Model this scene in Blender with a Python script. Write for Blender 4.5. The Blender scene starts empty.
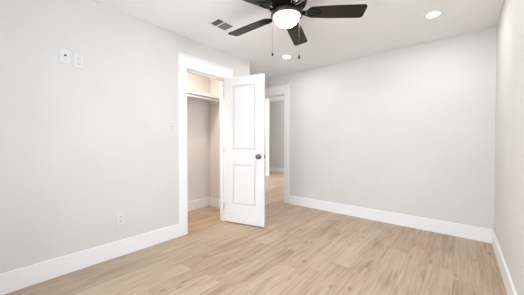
import bpy, bmesh, math, random
from mathutils import Vector, Matrix

# ------------------------------------------------------------------ camera
scene = bpy.context.scene
col = scene.collection
PI = math.pi
R = math.radians

cam_data = bpy.data.cameras.new('camera')
cam_data.sensor_width = 36.0
cam_data.lens = 235.47 / 524.0 * 36.0
cam_data.clip_start = 0.02
cam = bpy.data.objects.new('camera', cam_data)
col.objects.link(cam)
cam.location = (0.0, 0.0, 1.124)
cam.rotation_euler = (R(90 - 0.87), 0.0, R(40.31))
scene.camera = cam

# ------------------------------------------------------------------ world, lights, exposure
world = bpy.data.worlds.new('world')
scene.world = world
world.use_nodes = True
wb = world.node_tree.nodes['Background']
wb.inputs['Color'].default_value = (0.84, 0.92, 1.0, 1)
wb.inputs['Strength'].default_value = 2.2

scene.view_settings.view_transform = 'Standard'
scene.view_settings.look = 'None'
scene.view_settings.gamma = 1.0
scene.view_settings.use_curve_mapping = False
scene.view_settings.exposure = 0.17


def area(name, loc, rot, sx, sy, power, color, shape='RECTANGLE', spread=180):
    d = bpy.data.lights.new(name, 'AREA')
    d.shape = shape
    d.size = sx
    if shape in ('RECTANGLE', 'ELLIPSE'):
        d.size_y = sy
    d.energy = power
    d.color = color
    d.spread = R(spread)
    o = bpy.data.objects.new(name, d)
    col.objects.link(o)
    o.location = loc
    o.rotation_euler = rot
    return o


# added lamps outside an unseen rear window, standing in for sky and ground light
area('rear_sky_fill', (-1.1, -3.2, 2.0), (R(80), 0, 0), 4.0, 2.6, 205, (0.86, 0.93, 1.0))
area('rear_ground_fill', (-0.9, -6.6, -0.3), (R(180), 0, 0), 12.0, 11.0, 170, (0.89, 0.945, 1.0))
def point(name, loc, power, color, radius):
    d = bpy.data.lights.new(name, 'POINT')
    d.energy = power
    d.color = color
    d.shadow_soft_size = radius
    o = bpy.data.objects.new(name, d)
    col.objects.link(o)
    o.location = loc
    return o


area('hall_side_fill', (-2.42, 6.75, 1.8), (R(90), 0, R(90)), 1.4, 1.6, 62, (0.97, 0.98, 1.0))  # added fill by the right hall wall to brighten the hall
point('hall_point_fill', (-4.9, 4.75, 2.62), 44, (1.0, 0.97, 0.93), 0.12)  # unseen source added to light the front of the hall partition
area('closet_downlight', (-2.83, 1.62, 2.412), (0, 0, 0), .13, .13, 17, (1.0, 0.81, 0.64), 'DISK')


# ------------------------------------------------------------------ materials
def nmat(name):
    m = bpy.data.materials.new(name)
    m.use_nodes = True
    nt = m.node_tree
    return m, nt, nt.nodes['Principled BSDF']


def node(nt, kind, **kw):
    n = nt.nodes.new(kind)
    for k, v in kw.items():
        if k in ('operation', 'blend_type', 'noise_dimensions', 'data_type', 'feature', 'voronoi_dimensions'):
            setattr(n, k, v)
        else:
            n.inputs[k].default_value = v
    return n


def paint(name, rgb, rough=0.6, var=0.02, bump=0.03, scale=60.0):
    """Flat paint: slight tone variation and a fine roller texture."""
    m, nt, b = nmat(name)
    tc = nt.nodes.new('ShaderNodeTexCoord')
    n1 = node(nt, 'ShaderNodeTexNoise', Scale=2.3, Detail=3.0)
    ramp = nt.nodes.new('ShaderNodeValToRGB')
    ramp.color_ramp.elements[0].position = 0.3
    ramp.color_ramp.elements[1].position = 0.7
    ramp.color_ramp.elements[0].color = tuple(c * (1 - var) for c in rgb) + (1,)
    ramp.color_ramp.elements[1].color = tuple(min(1, c * (1 + var)) for c in rgb) + (1,)
    nt.links.new(tc.outputs['Object'], n1.inputs['Vector'])
    nt.links.new(n1.outputs['Fac'], ramp.inputs['Fac'])
    nt.links.new(ramp.outputs['Color'], b.inputs['Base Color'])
    n2 = node(nt, 'ShaderNodeTexNoise', Scale=scale, Detail=2.0)
    bp = node(nt, 'ShaderNodeBump', Strength=bump, Distance=0.01)
    nt.links.new(tc.outputs['Object'], n2.inputs['Vector'])
    nt.links.new(n2.outputs['Fac'], bp.inputs['Height'])
    nt.links.new(bp.outputs['Normal'], b.inputs['Normal'])
    b.inputs['Roughness'].default_value = rough
    b.inputs['Specular IOR Level'].default_value = 0.3
    return m


def metal(name, rgb, rough=0.35, metallic=1.0):
    m, nt, b = nmat(name)
    tc = nt.nodes.new('ShaderNodeTexCoord')
    n1 = node(nt, 'ShaderNodeTexNoise', Scale=40.0, Detail=2.0)
    mr = node(nt, 'ShaderNodeMapRange')
    mr.inputs['To Min'].default_value = rough * 0.85
    mr.inputs['To Max'].default_value = rough * 1.15
    nt.links.new(tc.outputs['Object'], n1.inputs['Vector'])
    nt.links.new(n1.outputs['Fac'], mr.inputs['Value'])
    nt.links.new(mr.outputs['Result'], b.inputs['Roughness'])
    b.inputs['Base Color'].default_value = rgb + (1,)
    b.inputs['Metallic'].default_value = metallic
    return m


def emit(name, rgb, strength, base=(0.9, 0.9, 0.88)):
    m, nt, b = nmat(name)
    b.inputs['Base Color'].default_value = base + (1,)
    b.inputs['Roughness'].default_value = 0.4
    b.inputs['Emission Color'].default_value = rgb + (1,)
    b.inputs['Emission Strength'].default_value = strength
    return m


def plank_material():
    """Oak vinyl planks running along Y: 0.18 m wide, 1.22 m long, random offsets, grain, knots, seams."""
    m, nt, b = nmat('oak_planks')
    L = nt.links.new
    tc = nt.nodes.new('ShaderNodeTexCoord')
    sep = nt.nodes.new('ShaderNodeSeparateXYZ')
    L(tc.outputs['Object'], sep.inputs[0])

    def mth(op, a, c=None, d=None):
        n = nt.nodes.new('ShaderNodeMath')
        n.operation = op
        for i, v in enumerate((a, c, d)):
            if v is None:
                continue
            if isinstance(v, (int, float)):
                n.inputs[i].default_value = v
            else:
                L(v, n.inputs[i])
        return n.outputs[0]

    def white(*xyz):
        c = nt.nodes.new('ShaderNodeCombineXYZ')
        for i, v in enumerate(xyz):
            if isinstance(v, (int, float)):
                c.inputs[i].default_value = v
            else:
                L(v, c.inputs[i])
        w = nt.nodes.new('ShaderNodeTexWhiteNoise')
        w.noise_dimensions = '3D'
        L(c.outputs[0], w.inputs['Vector'])
        return w.outputs['Value']

    W, LEN = 0.18, 1.22
    u = mth('DIVIDE', mth('ADD', sep.outputs['X'], 0.045), W)
    row = mth('FLOOR', u)
    fu = mth('FRACT', u)
    off = white(row, 3.7, 0.0)
    v = mth('ADD', mth('DIVIDE', sep.outputs['Y'], LEN), mth('MULTIPLY', off, 7.31))
    pl = mth('FLOOR', v)
    fv = mth('FRACT', v)
    rnd = white(row, pl, 1.3)
    rnd2 = white(row, pl, 8.9)
    # seams
    du = mth('MULTIPLY', mth('MINIMUM', fu, mth('SUBTRACT', 1.0, fu)), W)
    dv = mth('MULTIPLY', mth('MINIMUM', fv, mth('SUBTRACT', 1.0, fv)), LEN)
    seam = mth('LESS_THAN', mth('MINIMUM', du, dv), 0.0013)
    # per-plank shifted coordinates
    gx = mth('ADD', sep.outputs['X'], mth('MULTIPLY', rnd, 17.0))
    gy = mth('ADD', sep.outputs['Y'], mth('MULTIPLY', rnd2, 23.0))

    def vec(sx, sy):
        c = nt.nodes.new('ShaderNodeCombineXYZ')
        L(mth('MULTIPLY', gx, sx), c.inputs[0])
        L(mth('MULTIPLY', gy, sy), c.inputs[1])
        return c.outputs[0]

    def noise(vv, scale, detail, dist=0.0):
        n = node(nt, 'ShaderNodeTexNoise', Scale=scale, Detail=detail, Distortion=dist)
        L(vv, n.inputs['Vector'])
        return n.outputs['Fac']

    fine = noise(vec(60, 3.0), 1.0, 4.0, 0.3)
    broad = noise(vec(13, 1.2), 1.0, 4.0, 1.2)
    blot = noise(vec(4, 1.5), 1.0, 2.0, 0.4)
    # knots
    vor = node(nt, 'ShaderNodeTexVoronoi', Scale=1.0)
    L(vec(8.5, 4.2), vor.inputs['Vector'])
    kd = node(nt, 'ShaderNodeMapRange')
    kd.inputs['From Min'].default_value = 0.05
    kd.inputs['From Max'].default_value = 0.18
    kd.inputs['To Min'].default_value = 1.0
    kd.inputs['To Max'].default_value = 0.0
    L(vor.outputs['Distance'], kd.inputs['Value'])

    ramp = nt.nodes.new('ShaderNodeValToRGB')
    cr = ramp.color_ramp
    cr.elements[0].position = 0.29
    cr.elements[0].color = (0.255, 0.172, 0.110, 1)
    cr.elements[1].position = 0.70
    cr.elements[1].color = (0.59, 0.467, 0.350, 1)
    e = cr.elements.new(0.5)
    e.color = (0.458, 0.340, 0.240, 1)
    t = mth('ADD', mth('MULTIPLY', fine, 0.42), mth('MULTIPLY', broad, 0.40))
    t = mth('ADD', t, mth('MULTIPLY', blot, 0.22))
    t = mth('ADD', t, mth('MULTIPLY', mth('SUBTRACT', rnd, 0.5), 0.12))
    L(t, ramp.inputs['Fac'])
    mk = nt.nodes.new('ShaderNodeMix')
    mk.data_type = 'RGBA'
    L(mth('MULTIPLY', kd.outputs['Result'], 0.52), mk.inputs['Factor'])
    L(ramp.outputs['Color'], mk.inputs['A'])
    mk.inputs['B'].default_value = (0.17, 0.105, 0.065, 1)
    ms = nt.nodes.new('ShaderNodeMix')
    ms.data_type = 'RGBA'
    L(mth('MULTIPLY', seam, 0.45), ms.inputs['Factor'])
    L(mk.outputs['Result'], ms.inputs['A'])
    ms.inputs['B'].default_value = (0.20, 0.13, 0.08, 1)
    L(ms.outputs['Result'], b.inputs['Base Color'])
    b.inputs['Roughness'].default_value = 0.42
    b.inputs['Specular IOR Level'].default_value = 0.35
    bp = node(nt, 'ShaderNodeBump', Strength=0.12, Distance=0.002)
    L(mth('SUBTRACT', fine, mth('MULTIPLY', seam, 1.0)), bp.inputs['Height'])
    L(bp.outputs['Normal'], b.inputs['Normal'])
    return m


def blade_material():
    m, nt, b = nmat('dark_walnut')
    L = nt.links.new
    tc = nt.nodes.new('ShaderNodeTexCoord')
    mp = nt.nodes.new('ShaderNodeMapping')
    mp.inputs['Scale'].default_value = (4, 60, 4)
    L(tc.outputs['Object'], mp.inputs['Vector'])
    n = node(nt, 'ShaderNodeTexNoise', Scale=1.0, Detail=4.0, Distortion=0.5)
    L(mp.outputs[0], n.inputs['Vector'])
    r = nt.nodes.new('ShaderNodeValToRGB')
    r.color_ramp.elements[0].position = 0.3
    r.color_ramp.elements[0].color = (0.012, 0.010, 0.004, 1)
    r.color_ramp.elements[1].position = 0.75
    r.color_ramp.elements[1].color = (0.032, 0.026, 0.012, 1)
    L(n.outputs['Fac'], r.inputs['Fac'])
    L(r.outputs['Color'], b.inputs['Base Color'])
    b.inputs['Roughness'].default_value = 0.4
    b.inputs['Specular IOR Level'].default_value = 0.4
    return m


M = {
    'wall': paint('warm_white_wall_paint', (0.732, 0.715, 0.698)),
    'closet': paint('closet_wall_paint', (0.80, 0.79, 0.79)),
    'ceiling': paint('ceiling_paint', (0.93, 0.925, 0.92), rough=0.8, bump=0.05),
    'trim': paint('white_trim_paint', (0.92, 0.93, 0.94), rough=0.35, var=0.006, bump=0.005),
    'door': paint('white_door_paint', (0.81, 0.81, 0.815), rough=0.4, var=0.006, bump=0.01),
    'plate': paint('white_plastic', (0.765, 0.765, 0.76), rough=0.3, var=0.004, bump=0.0),
    'plate_grey': paint('socket_plastic', (0.70, 0.70, 0.69), rough=0.35, var=0.01, bump=0.0),
    'slot_grey': paint('shadowed_slot', (0.32, 0.32, 0.31), rough=0.6, bump=0.0),
    'slot': paint('dark_slot', (0.06, 0.06, 0.06), rough=0.6, bump=0.0),
    'floor': plank_material(),
    'blade': blade_material(),
    'bronze': metal('oil_rubbed_bronze', (0.055, 0.045, 0.035), 0.35, 0.7),
    'black': metal('black_metal', (0.010, 0.010, 0.009), 0.55, 0.0),
    'rim_glow': metal('orange_glow_rim', (0.30, 0.13, 0.06), 0.5, 0.6),  # warm lamp glow put into the rim colour
    'nickel': metal('satin_nickel', (0.62, 0.60, 0.57), 0.35),
    'pewter': metal('dark_pewter', (0.20, 0.19, 0.18), 0.32),
    'chain': metal('aged_chain', (0.045, 0.040, 0.033), 0.7, 0.0),
    'vent': paint('grey_louver_enamel', (0.26, 0.26, 0.255), rough=0.5, bump=0.0),
    'vent_dark': paint('duct_interior', (0.06, 0.06, 0.06), rough=0.8, bump=0.0),
    'bowl': emit('frosted_glass_lit', (1.0, 0.965, 0.94), 98.0),
    'can': emit('led_diffuser_lit', (1.0, 0.96, 0.90), 14.0),
    'dome': emit('closet_dome_glass', (1.0, 0.85, 0.65), 2.0),
    'exterior': paint('exterior_ground', (0.45, 0.45, 0.42)),
}


for k in ('black', 'blade', 'chain'):
    M[k].node_tree.nodes['Principled BSDF'].inputs['Specular IOR Level'].default_value = 0.18


# ------------------------------------------------------------------ mesh helpers
def add_box(bm, x0, x1, y0, y1, z0, z1, bev=0.0, seg=1):
    r = bmesh.ops.create_cube(bm, size=1.0)
    vs = r['verts']
    for v in vs:
        v.co = Vector((x0 + (v.co.x + .5) * (x1 - x0), y0 + (v.co.y + .5) * (y1 - y0), z0 + (v.co.z + .5) * (z1 - z0)))
    if bev > 0:
        es = list({e for v in vs for e in v.link_edges})
        bmesh.ops.bevel(bm, geom=es, offset=bev, segments=seg, affect='EDGES', profile=0.5)
    return vs


def add_lathe(bm, prof, n=48, c=(0, 0, 0), axis='Z', smooth=True):
    """prof: list of (r, h). Revolved about the axis through c."""
    rings = []
    for r, hh in prof:
        ring = []
        if r < 1e-6:
            ring = [bm.verts.new(orient(0, 0, hh, axis, c))]
        else:
            for i in range(n):
                a = 2 * PI * i / n
                ring.append(bm.verts.new(orient(r * math.cos(a), r * math.sin(a), hh, axis, c)))
        rings.append(ring)
    for a, b in zip(rings, rings[1:]):
        for i in range(n):
            j = (i + 1) % n
            try:
                if len(a) == 1 and len(b) == 1:
                    break
                if len(a) == 1:
                    f = bm.faces.new((a[0], b[i], b[j]))
                elif len(b) == 1:
                    f = bm.faces.new((a[i], a[j], b[0]))
                else:
                    f = bm.faces.new((a[i], a[j], b[j], b[i]))
                f.smooth = smooth
            except ValueError:
                pass


def orient(x, y, hh, axis, c):
    if axis == 'Z':
        return Vector((c[0] + x, c[1] + y, c[2] + hh))
    if axis == 'X':
        return Vector((c[0] + hh, c[1] + x, c[2] + y))
    return Vector((c[0] + y, c[1] + hh, c[2] + x))


def add_prism(bm, pts, z0, z1):
    """Closed outline in XY extruded from z0 to z1."""
    lo = [bm.verts.new((x, y, z0)) for x, y in pts]
    hi = [bm.verts.new((x, y, z1)) for x, y in pts]
    bm.faces.new(lo[::-1])
    bm.faces.new(hi)
    n = len(pts)
    for i in range(n):
        j = (i + 1) % n
        bm.faces.new((lo[i], lo[j], hi[j], hi[i]))


def add_tube(bm, pts, r, n=8):
    rings = []
    for k, p in enumerate(pts):
        p = Vector(p)
        d = (Vector(pts[min(k + 1, len(pts) - 1)]) - Vector(pts[max(k - 1, 0)])).normalized()
        s = d.cross(Vector((0, 0, 1)))
        if s.length < 1e-3:
            s = d.cross(Vector((1, 0, 0)))
        s.normalize()
        t = d.cross(s)
        rr = r[k] if isinstance(r, (list, tuple)) else r
        rings.append([bm.verts.new(p + s * rr * math.cos(2 * PI * i / n) + t * rr * math.sin(2 * PI * i / n)) for i in range(n)])
    for a, b in zip(rings, rings[1:]):
        for i in range(n):
            j = (i + 1) % n
            f = bm.faces.new((a[i], a[j], b[j], b[i]))
            f.smooth = True
    bm.faces.new(rings[0][::-1])
    bm.faces.new(rings[-1])


def obj(name, bm, m, parent=None):
    bmesh.ops.recalc_face_normals(bm, faces=bm.faces[:])
    me = bpy.data.meshes.new(name)
    bm.to_mesh(me)
    bm.free()
    me.materials.append(m)
    o = bpy.data.objects.new(name, me)
    col.objects.link(o)
    if parent:
        o.parent = parent
    return o


def struct(name, bm, m, parent=None):
    o = obj(name, bm, m, parent)
    if parent is None:
        o['kind'] = 'structure'
    return o


def tag(o, label, cat, group=None):
    o['label'] = label
    o['category'] = cat
    if group:
        o['group'] = group
    return o


def thing(name, label, cat, loc=(0, 0, 0), rotz=0.0, group=None):
    o = bpy.data.objects.new(name, None)
    o.empty_display_size = 0.1
    col.objects.link(o)
    o.location = loc
    o.rotation_euler = (0, 0, rotz)
    return tag(o, label, cat, group)


def dup(root, loc, rotz, label, group=None):
    r = root.copy()
    col.objects.link(r)
    r.location = loc
    r.rotation_euler = (0, 0, rotz)
    r['label'] = label
    if group:
        r['group'] = group
    for ch in list(root.children):
        c = ch.copy()
        col.objects.link(c)
        c.parent = r
        for g in ch.children:
            d = g.copy()
            col.objects.link(d)
            d.parent = c
    return r


# ------------------------------------------------------------------ the setting
XL, YB, XR, H = -2.611, 3.710, 0.2845, 2.44
T = 0.12
XC = -3.49           # closet back wall / nook left wall
YC = 2.772           # outside corner of the left wall
YR = -0.50           # wall behind the camera
CY0, CY1, CZ = 1.629, 2.258, 2.055     # closet opening
DX0, DX1, DZ = -3.345, -2.581, 2.070   # entry opening in the back wall
HH = 2.85            # hall ceiling
HY, HX0, HX1 = 7.62, -7.6, -2.35
J = 0.018            # jamb board thickness

bm = bmesh.new(); add_box(bm, HX0 - T, XR + T, YR - T, HY + T, -0.06, 0.0)
struct('floor', bm, M['floor'])

bm = bmesh.new(); add_box(bm, XC - T, XR + T, YR - T, YB + 0.0, H, H + 0.08)
struct('ceiling', bm, M['ceiling'])
bm = bmesh.new(); add_box(bm, HX0 - T, HX1 + T, YB + T, HY + T, HH, HH + 0.08)
struct('ceiling_hall', bm, M['ceiling'])

# left wall, with the closet opening
bm = bmesh.new()
add_box(bm, XL - T, XL, YR, CY0 - J, 0, H)
add_box(bm, XL - T, XL, CY0 - J, CY1 + J, CZ + J, H)
add_box(bm, XL - T, XL, CY1 + J, YC, 0, H)
struct('wall_left', bm, M['wall'])
# back wall with the entry opening
bm = bmesh.new()
add_box(bm, DX1 + J, XR + T, YB, YB + T, 0, HH + 0.08)
add_box(bm, DX0 - J, DX1 + J, YB, YB + T, DZ + J, HH + 0.08)
add_box(bm, HX0 - T, DX0 - J, YB, YB + T, 0, HH + 0.08)
struct('wall_back', bm, M['wall'])
# right wall
SY0, SY1 = 0.25, 1.85  # opening for an unseen side window, added to light the room
bm = bmesh.new()
add_box(bm, XR, XR + T, YR, SY0, 0, H)
add_box(bm, XR, XR + T, SY1, YB, 0, H)
add_box(bm, XR, XR + T, SY0, SY1, 0, 0.45)
add_box(bm, XR, XR + T, SY0, SY1, 2.2, H)
struct('wall_right', bm, M['wall'])
# wall behind the camera, with a wide unseen window added to let light in
WX0, WX1, WZ0, WZ1 = -1.85, -0.45, 0.35, 2.20
bm = bmesh.new()
add_box(bm, XL - T, WX0, YR - T, YR, 0, H)
add_box(bm, WX1, XR + T, YR - T, YR, 0, H)
add_box(bm, WX0, WX1, YR - T, YR, 0, WZ0)
add_box(bm, WX0, WX1, YR - T, YR, WZ1, H)
struct('wall_rear', bm, M['wall'])
bm = bmesh.new()
for a, b_, c_, d_ in ((WX0, WX1, WZ0, WZ0 + .04), (WX0, WX1, WZ1 - .04, WZ1), (WX0, WX0 + .04, WZ0 + .04, WZ1 - .04),
                      (WX1 - .04, WX1, WZ0 + .04, WZ1 - .04)):
    add_box(bm, a, b_, YR - 0.09, YR - 0.05, c_, d_)
struct('added_window_1', bm, M['trim'])  # frame of the added rear window, out of view
bm = bmesh.new()
for a, b_, c_, d_ in ((SY0, SY1, .45, .49), (SY0, SY1, 2.16, 2.20), (SY0, SY0 + .04, .49, 2.16), (SY1 - .04, SY1, .49, 2.16)):
    add_box(bm, XR + .05, XR + .09, a, b_, c_, d_)
struct('added_window_2', bm, M['trim'])  # frame of the added side window, out of view
# closet and nook walls
bm = bmesh.new(); add_box(bm, XC - T, XC, 0.70, YB, 0, H)
struct('wall_closet_back', bm, M['closet'])
bm = bmesh.new(); add_box(bm, XC, XL - T, YC - T, YC, 0, H)
struct('wall_closet_far', bm, M['closet'])
bm = bmesh.new(); add_box(bm, XC, XL - T, 0.70, 0.70 + T, 0, H)
struct('wall_closet_near', bm, M['closet'])
# hall walls beyond the entry opening
bm = bmesh.new(); add_box(bm, HX0 - T, HX1 + T, HY, HY + T, 0, HH)
struct('wall_hall_far', bm, M['wall'])
bm = bmesh.new(); add_box(bm, HX1, HX1 + T, YB + T, HY, 0, HH)
struct('wall_hall_right', bm, M['wall'])
bm = bmesh.new(); add_box(bm, HX0 - T, HX0, YB + T, HY, 0, HH)
struct('wall_hall_left', bm, M['wall'])
PX, PY = -5.19, 6.36
bm = bmesh.new(); add_box(bm, HX0, PX, PY, PY + 0.13, 0, HH)
struct('wall_hall_partition', bm, M['wall'])

BH, BT = 0.158, 0.015


def baseboard(name, runs):
    """runs: list of boxes given as (x0, x1, y0, y1, side) ; the top inner edge is eased."""
    bm = bmesh.new()
    for x0, x1, y0, y1 in runs:
        add_box(bm, x0, x1, y0, y1, 0, BH - 0.012)
        # thinner eased cap
        add_box(bm, x0 + (0.0 if x1 - x0 > 0.05 else 0.0), x1, y0, y1, BH - 0.012, BH, 0.004)
    return struct(name, bm, M['trim'])


CW = 0.113
baseboard('baseboard_left', [(XL, XL + BT, YR, CY0 - CW), (XL, XL + BT, CY1 + CW + .01, YC + BT), (XC + BT, XL, YC, YC + BT)])
baseboard('baseboard_back', [(DX1 + CW + .002, XR - BT, YB - BT, YB)])
baseboard('baseboard_right', [(XR - BT, XR, YR, YB)])
baseboard('baseboard_rear', [(XL + BT, XR - BT, YR, YR + BT)])
baseboard('baseboard_closet', [(XC, XC + BT, 0.82, YC - T), (XC + BT, XL - T, YC - T - BT, YC - T)])
baseboard('baseboard_nook', [(XC, XC + BT, YC, YB)])
baseboard('baseboard_hall', [(HX0, HX1, HY - BT, HY)])
baseboard('baseboard_partition', [(HX0, PX - .145, PY - BT, PY), (PX - .145, PX + 0.02, PY - 0.035, PY - 0.018), (PX, PX + .02, PY - 0.018, PY + 0.13)])

# closet jamb with its stop, then casing
bm = bmesh.new()
add_box(bm, XL - T, XL, CY0 - J, CY0, 0, CZ + J)
add_box(bm, XL - T, XL, CY1, CY1 + J, 0, CZ + J)
add_box(bm, XL - T, XL, CY0, CY1, CZ, CZ + J)
add_box(bm, XL - 0.075, XL - 0.040, CY0, CY0 + .011, 0, CZ - .011)
add_box(bm, XL - 0.075, XL - 0.040, CY1 - .011, CY1, 0, CZ - .011)
add_box(bm, XL - 0.075, XL - 0.040, CY0, CY1, CZ - .011, CZ)
jamb = struct('trim_1', bm, M['trim'])
bm = bmesh.new()
CT = 0.019
HZ = 2.222
add_box(bm, XL, XL + CT, CY0 - CW, CY0 - .003, 0, CZ + .003, .0025)
add_box(bm, XL, XL + CT, CY1 + .003, CY1 + CW + .010, 0, CZ + .003, .0025)
add_box(bm, XL, XL + CT + .004, CY0 - CW - .006, CY1 + CW + .016, CZ + .003, HZ - .018, .002)
add_box(bm, XL, XL + CT + .014, CY0 - CW - .014, CY1 + CW + .024, HZ - .018, HZ, .003)
struct('trim_2', bm, M['trim'])
# entry jamb and casing in the back wall
bm = bmesh.new()
add_box(bm, DX0 - J, DX0, YB, YB + T, 0, DZ + J)
add_box(bm, DX1, DX1 + J, YB, YB + T, 0, DZ + J)
add_box(bm, DX0, DX1, YB, YB + T, DZ, DZ + J)
add_box(bm, DX0, DX0 + .011, YB + .04, YB + .075, 0, DZ - .011)
add_box(bm, DX1 - .011, DX1, YB + .04, YB + .075, 0, DZ - .011)
add_box(bm, DX0, DX1, YB + .04, YB + .075, DZ - .011, DZ)
struct('trim_3', bm, M['trim'])
bm = bmesh.new()
add_box(bm, DX0 - CW, DX0 - .003, YB - CT, YB, 0, DZ + .003, .0025)
add_box(bm, DX1 + .003, DX1 + CW + .002, YB - CT, YB, 0, DZ + .003, .0025)
add_box(bm, DX0 - CW - .006, DX1 + CW + .006, YB - CT - .004, YB, DZ + .003, 2.225, .002)
add_box(bm, DX0 - CW - .014, DX1 + CW + .016, YB - CT - .014, YB, 2.225, 2.243, .003)
struct('trim_4', bm, M['trim'])
# cased end of the hall partition
bm = bmesh.new()
add_box(bm, PX - .145, PX, PY - .018, PY, 0, 2.60, .002)
add_box(bm, PX, PX + .018, PY - .018, PY + .13, 0, 2.60, .002)
struct('trim_5', bm, M['trim'])

# ------------------------------------------------------------------ the open closet door
# local frame: hinge pivot at origin, leaf runs along +x, leaf thickness on the -y side (towards the camera)
LW, LH, LT = 0.624, 2.038, 0.035
dz = 0.018
door = bpy.data.objects.new('door_1', None)
col.objects.link(door)
door.location = (XL + 0.004, CY1 - 0.001, 0)
door.rotation_euler = (0, 0, R(16.0))
door['kind'] = 'structure'
door['label'] = 'white two-panel door standing open at the closet, dark knob on its free edge'


def door_leaf():
    bm = bmesh.new()
    y0, y1 = -LT, 0.0
    rec = 0.0036
    xs = [(0.004, 0.125), (0.510, LW)]     # stiles
    zs = [0.0, 0.240, 0.830, 1.010, 1.935, LH]
    add_box(bm, xs[0][0], xs[0][1], y0, y1, dz, dz + LH)
    add_box(bm, xs[1][0], xs[1][1], y0, y1, dz, dz + LH)
    for a, b_ in ((zs[0], zs[1]), (zs[2], zs[3]), (zs[4], zs[5])):
        add_box(bm, xs[0][1], xs[1][0], y0, y1, dz + a, dz + b_)
    for a, b_ in ((zs[1], zs[2]), (zs[3], zs[4])):
        X0, X1, Z0, Z1 = xs[0][1], xs[1][0], dz + a, dz + b_
        # core of the panel, recessed on both faces, with a sloping moulding and a raised field
        add_box(bm, X0, X1, y0 + rec, y1 - rec, Z0, Z1)
        for s, yo in ((-1, y0), (1, y1)):
            loops = [(0.0, 0.0), (0.020, rec), (0.030, rec), (0.055, 0.002)]
            rings = []
            for ins, dep in loops:
                yy = yo - s * dep
                rings.append([bm.verts.new((x, yy, z)) for x, z in
                              ((X0 + ins, Z0 + ins), (X1 - ins, Z0 + ins), (X1 - ins, Z1 - ins), (X0 + ins, Z1 - ins))])
            for p, q in zip(rings, rings[1:]):
                for i in range(4):
                    j = (i + 1) % 4
                    bm.faces.new((p[i], p[j], q[j], q[i]))
            bm.faces.new(rings[-1])
    return bm


obj('leaf', door_leaf(), M['door'], door)
# knobs on both faces
kx, kz = LW - 0.070, 0.955
kn = None
for s, yo in ((-1, -LT), (1, 0.0)):
    bm = bmesh.new()
    prof = [(0, 0), (0.034, 0), (0.034, 0.004), (0.029, 0.008), (0.012, 0.012), (0.011, 0.030), (0.018, 0.036),
            (0.029, 0.046), (0.031, 0.054), (0.026, 0.063), (0.012, 0.068), (0, 0.069)]
    add_lathe(bm, [(r, s * hh) for r, hh in prof], 32, (kx, yo, kz), 'Y')
    o = obj('knob', bm, M['pewter'], door)
    if s < 0:
        o['label'] = 'dark pewter round door knob'
bm = bmesh.new()
add_box(bm, LW - .0005, LW + .0020, -LT + .003, -.004, kz - .030, kz + .030)
add_box(bm, LW, LW + .010, -LT + .011, -.012, kz - .008, kz + .008, .002)
obj('latch_plate', bm, M['pewter'], door)
for hz in (0.22, 1.03, 1.83):
    bm = bmesh.new()
    add_tube(bm, [(-.001, .003, hz - .045), (-.001, .003, hz + .045)], 0.0055, 10)
    add_box(bm, -.002, .0025, -LT + .002, .0, hz - .044, hz + .044)
    obj('hinge', bm, M['nickel'], door)
for hz in (0.22, 1.03, 1.83):      # the hinge leaves let into the jamb
    bm = bmesh.new()
    add_box(bm, XL - .034, XL - .001, CY1 - .0018, CY1 + .0005, hz - .044, hz + .044)
    obj('hinge_leaf', bm, M['nickel'], jamb)
# strike plate on the closet's left jamb
bm = bmesh.new()
add_box(bm, XL - .034, XL - .006, CY0 - .0005, CY0 + .0015, .92, .976)
tag(obj('strike_plate', bm, M['nickel']), 'small metal strike plate on the left jamb of the closet opening', 'strike plate')

# ------------------------------------------------------------------ closet shelf and lamp
shelf = thing('closet_shelf', 'white shelf high across the closet, seen through the open closet doorway', 'shelf', (0, 0, 0))
SX, SZ = -3.165, 1.915
bm = bmesh.new(); add_box(bm, XC, SX, 0.82, YC - T, SZ, SZ + .019, .001); obj('shelf_board', bm, M['trim'], shelf)
bm = bmesh.new(); add_box(bm, XC + .018, SX - .02, YC - T - .018, YC - T, SZ - .085, SZ); obj('cleat', bm, M['trim'], shelf)
bm = bmesh.new()
add_tube(bm, [(SX + .004, 0.82, SZ - .060), (SX + .004, YC - T, SZ - .060)], .0165, 16)
obj('hanging_rod', bm, M['trim'], shelf)
bm = bmesh.new()
add_box(bm, SX, SX + .016, 0.82, YC - T, SZ - .018, SZ + .021, .001)
obj('front_rail', bm, M['trim'], shelf)

lamp = thing('closet_lamp', 'small round downlight on the closet ceiling, out of sight above the doorway', 'lamp', (-2.83, 1.62, H))
bm = bmesh.new(); add_lathe(bm, [(0, 0), (.07, 0), (.07, -.012), (.05, -.02), (0, -.02)], 32); obj('base', bm, M['trim'], lamp)

lamp = thing('added_hall_lamp', 'round flush lamp added on the hall ceiling, unseen beyond the entry opening', 'lamp', (-4.9, 4.75, HH))
bm = bmesh.new(); add_lathe(bm, [(0, 0), (.13, 0), (.13, -.02), (.10, -.045), (0, -.05)], 32); obj('base', bm, M['trim'], lamp)  # unseen fixture added above the hall point light

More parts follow.
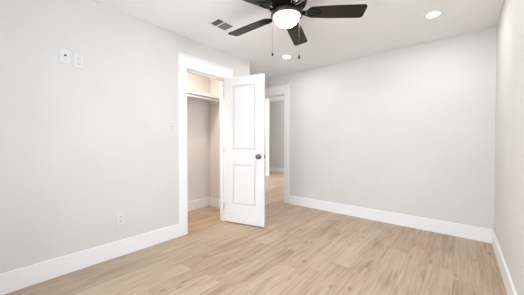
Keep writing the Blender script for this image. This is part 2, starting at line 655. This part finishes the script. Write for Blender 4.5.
# ------------------------------------------------------------------ ceiling fan
FX, FY = -1.145, 1.672
fan = thing('ceiling_fan', 'dark five-blade ceiling fan with a lit frosted bowl light', 'ceiling fan', (FX, FY, H))
bm = bmesh.new()
add_lathe(bm, [(0, 0), (.085, 0), (.088, -.02), (.080, -.040), (.098, -.050), (.150, -.060), (.168, -.078), (.170, -.118), (.160, -.128),
               (.166, -.134), (.150, -.155), (.115, -.172), (.09, -.178), (0, -.178)], 56)
housing = obj('motor_housing', bm, M['black'], fan)
for k in range(20):       # cast fins round the housing
    a = 2 * PI * k / 20
    bm = bmesh.new()
    add_tube(bm, [(.168 * math.cos(a), .168 * math.sin(a), -.078), (.1735 * math.cos(a), .1735 * math.sin(a), -.098),
                  (.170 * math.cos(a), .170 * math.sin(a), -.118)], .0035, 6)
    obj('housing_fin', bm, M['black'], housing)
bm = bmesh.new()
add_lathe(bm, [(0, -.176), (.085, -.176), (.078, -.190), (.112, -.198), (.128, -.208), (.133, -.222), (.132, -.238), (.125, -.245), (.112, -.242),
               (.109, -.232), (0, -.232)], 56)
obj('light_ring', bm, M['bronze'], fan)
bm = bmesh.new()
pr = [(.104, -.236)]
for k in range(1, 13):
    a = k / 12 * PI / 2
    pr.append((0.104 * math.cos(a), -.243 - .076 * math.sin(a)))
pr[-1] = (0, pr[-1][1])
rim = bmesh.new()
add_lathe(rim, [(.104, -.235), (.111, -.235), (.112, -.243), (.108, -.247), (.1045, -.243), (.104, -.235)], 56)
obj('glass_rim', rim, M['rim_glow'], fan)  # rim added so its orange imitates the glow round the bowl
add_lathe(bm, pr, 56)
o = obj('glass_bowl', bm, M['bowl'], fan)
o['label'] = 'lit frosted glass bowl'


def blade_bm():
    bm = bmesh.new()
    pts = []
    r0, r1 = 0.170, 0.655
    w0, w1 = 0.060, 0.074
    n = 8
    for i in range(n + 1):      # rounded root
        a = PI / 2 + PI * i / n
        pts.append((r0 + .045 + .045 * math.cos(a), w0 * math.sin(a)))
    pts.append((r1 - .30, -w1 + .005))
    cr = .028
    for i in range(5):
        a = -PI / 2 + PI / 2 * i / 4
        pts.append((r1 - cr + cr * math.cos(a), -w1 + cr + cr * math.sin(a)))
    for i in range(5):
        a = PI / 2 * i / 4
        pts.append((r1 - cr + cr * math.cos(a), w1 - cr + cr * math.sin(a)))
    pts.append((r1 - .30, w1 - .005))
    add_prism(bm, pts, -.0035, .0035)
    return bm


def bracket_bm():
    bm = bmesh.new()
    add_box(bm, .090, .150, -.016, .016, -.004, .003, .001)
    for s in (-1, 1):   # two scrolled arms reaching under the blade
        add_tube(bm, [(.125, s * .010, -.002), (.165, s * .024, -.008), (.200, s * .036, -.010), (.235, s * .038, -.009), (.262, s * .026, -.008),
                      (.268, s * .010, -.008), (.250, s * .004, -.008), (.235, s * .012, -.008)], [.007, .0065, .006, .006, .006, .005, .005, .004], 8)
    add_tube(bm, [(.130, 0, -.003), (.180, 0, -.009), (.225, 0, -.009), (.285, 0, -.008)], .006, 8)
    for x, y in ((.235, .030), (.235, -.030), (.285, 0)):
        add_lathe(bm, [(0, -.016), (.007, -.014), (.008, -.008), (.0, -.006)], 12, (x, y, 0))
    return bm


BZ = 2.236 - H
bb = None
for k in range(5):
    a = R(38.0 + 72 * k)
    rot = (R(-12), 0, 0)
    if bb is None:
        bb = obj('blade', blade_bm(), M['blade'], fan)
        br = obj('blade_bracket', bracket_bm(), M['black'], fan)
        b1, b2 = bb, br
    else:
        b1 = bb.copy(); col.objects.link(b1); b1.parent = fan
        b2 = br.copy(); col.objects.link(b2); b2.parent = fan
    mx = Matrix.Translation((0, 0, BZ)) @ Matrix.Rotation(a, 4, 'Z') @ Matrix.Rotation(R(-11), 4, 'X')
    b1.matrix_local = mx
    b2.matrix_local = Matrix.Translation((0, 0, BZ)) @ Matrix.Rotation(a, 4, 'Z') @ Matrix.Rotation(R(-11), 4, 'X')

rtv = Vector((math.cos(R(40.31)), math.sin(R(40.31)), 0))
for off, zl, zt in ((-.119, -.542, -.22), (.107, -.566, -.22)):
    p = rtv * off
    bm = bmesh.new()
    add_tube(bm, [(p.x, p.y, zt), (p.x, p.y, zl)], .0009, 6)
    n = int((zt - zl) / .012)
    for i in range(n):
        add_lathe(bm, [(0, -.0018), (.0015, 0), (0, .0018)], 6, (p.x, p.y, zt - i * .012))
    ch = obj('pull_chain', bm, M['chain'], fan)
    bm = bmesh.new()
    add_lathe(bm, [(0, .016), (.004, .014), (.0075, .004), (.0085, -.006), (.006, -.014), (0, -.017)], 16, (p.x, p.y, zl - .010))
    obj('chain_pull', bm, M['black'], ch)

# ------------------------------------------------------------------ recessed lights
can = thing('recessed_light', 'round recessed ceiling light beyond the fan, between its two pull chains', 'ceiling light', (-2.031, 2.97, H), 0,
            'recessed ceiling lights')
bm = bmesh.new()
add_lathe(bm, [(.055, 0), (.080, 0), (.082, -.003), (.078, -.006), (.062, -.005), (.054, -.002), (.054, 0.0)], 48)
obj('trim_ring', bm, M['trim'], can)
bm = bmesh.new()
add_lathe(bm, [(0, -.0022), (.0545, -.0022), (.0545, -.001), (0, -.001)], 48)
obj('diffuser', bm, M['can'], can)
for i, (cx, cy) in enumerate(((-2.031, 2.97), (-0.235, 2.97))):
    area('can_light_%d' % i, (cx, cy, H - .012), (0, 0, 0), .12, .12, 4.8, (1.0, 0.975, 0.94), 'DISK')
dup(can, (-0.235, 2.97, H), 0, 'round recessed ceiling light at the right, near the right wall corner', 'recessed ceiling lights')

# ------------------------------------------------------------------ ceiling register
vent = thing('ceiling_vent', 'small white ceiling vent with two grey louvered banks, left of the fan', 'ceiling vent', (-2.03, 1.715, H))
VX = .072
bm = bmesh.new()
y_a, y_b, y_c, y_d = -.108, -.030, -.018, .100
add_box(bm, -VX - .022, VX + .022, y_a - .022, y_a, -.006, 0, .002)
add_box(bm, -VX - .022, VX + .022, y_d, y_d + .022, -.006, 0, .002)
add_box(bm, -VX - .022, -VX, y_a, y_d, -.006, 0)
add_box(bm, VX, VX + .022, y_a, y_d, -.006, 0)
add_box(bm, -VX, VX, y_b, y_c, -.006, 0)
obj('frame', bm, M['trim'], vent)
bm = bmesh.new(); add_box(bm, -VX, VX, y_a, y_d, -.0012, 0); obj('duct', bm, M['vent_dark'], vent)
bm = bmesh.new()
for (a, b_, n) in ((y_a, y_b, 6), (y_c, y_d, 9)):
    for i in range(n):
        y = a + (b_ - a) * (i + .5) / n
        vs = add_box(bm, -VX, VX, y - .0048, y + .0048, -.0040, -.0028)
        bmesh.ops.rotate(bm, verts=vs, cent=(0, y, -.0034), matrix=Matrix.Rotation(R(14 if a == y_a else -14), 3, 'X'))
obj('louvers', bm, M['vent'], vent)


# ------------------------------------------------------------------ plates on the walls (local: plate in YZ, facing +x)
def plate_bm(w=.072, hh=.117):
    bm = bmesh.new()
    add_box(bm, 0, .006, -w / 2, w / 2, -hh / 2, hh / 2, .003, 2)
    return bm


def duplex(label, loc, rotz, group):
    t = thing('wall_outlet', label, 'outlet', loc, rotz, group)
    obj('cover_plate', plate_bm(), M['plate'], t)
    for s in (-1, 1):
        bm = bmesh.new()
        pts = [(.017 * math.cos(2 * PI * i / 20), max(-.0135, min(.0135, .017 * math.sin(2 * PI * i / 20)))) for i in range(20)]
        lo = [bm.verts.new((.005, y, z + s * .0215)) for y, z in pts]
        hi = [bm.verts.new((.0085, y, z + s * .0215)) for y, z in pts]
        bm.faces.new(hi)
        for i in range(20):
            bm.faces.new((lo[i], lo[(i + 1) % 20], hi[(i + 1) % 20], hi[i]))
        so = obj('socket', bm, M['plate_grey'], t)
        bm = bmesh.new()
        for y in (-.0065, .0065):
            add_box(bm, .008, .0090, y - .0014, y + .0014, s * .0215 - .001, s * .0215 + .008)
        add_lathe(bm, [(0, .0080), (.0026, .0080), (.0026, .0090), (0, .0090)], 10, (0, 0, s * .0215 - .007), 'X')
        obj('slots', bm, M['slot_grey'], so)
    return t


o1 = duplex('white wall outlet low on the left wall above the baseboard', (XL, .877, .369), 0, 'duplex wall outlets')
dup(o1, (XL, .552, 1.858), 0, 'white outlet plate high on the left wall, the right one of the pair', 'duplex wall outlets')
o3 = dup(o1, (-1.726, YB, .378), R(-90), 'white wall outlet low on the back wall near the entry opening', 'duplex wall outlets')

t = thing('cable_plate', 'white cable wall plate with a dark jack, left one of the high pair', 'wall plate', (XL, .458, 1.872))
obj('cover_plate', plate_bm(), M['plate'], t)
bm = bmesh.new()
add_lathe(bm, [(0, .005), (.0085, .005), (.0085, .008), (.006, .008), (.006, .015), (.0, .015)], 16, (0, 0, .014), 'X')
obj('coax_jack', bm, M['slot'], t)
bm = bmesh.new()
add_box(bm, .005, .008, -.009, .009, -.032, -.016, .001)
obj('data_jack', bm, M['plate_grey'], t)

t = thing('light_switch', 'white light switch on the left wall beside the closet casing', 'light switch', (XL, 1.440, 1.325))
obj('cover_plate', plate_bm(), M['plate'], t)
bm = bmesh.new()
vs = add_box(bm, .004, .0105, -.0165, .0165, -.0335, .0335, .001)
bmesh.ops.rotate(bm, verts=bm.verts[:], cent=(.006, 0, 0), matrix=Matrix.Rotation(R(4), 3, 'Y'))
obj('rocker', bm, M['plate'], t)
bm = bmesh.new()
add_box(bm, .006, .0066, -.019, .019, -.037, .037)
obj('rocker_gap', bm, M['slot_grey'], t)
bm = bmesh.new()
add_box(bm, .009, .0125, -.014, .014, .002, .007)
obj('rocker_ridge', bm, M['slot_grey'], t)
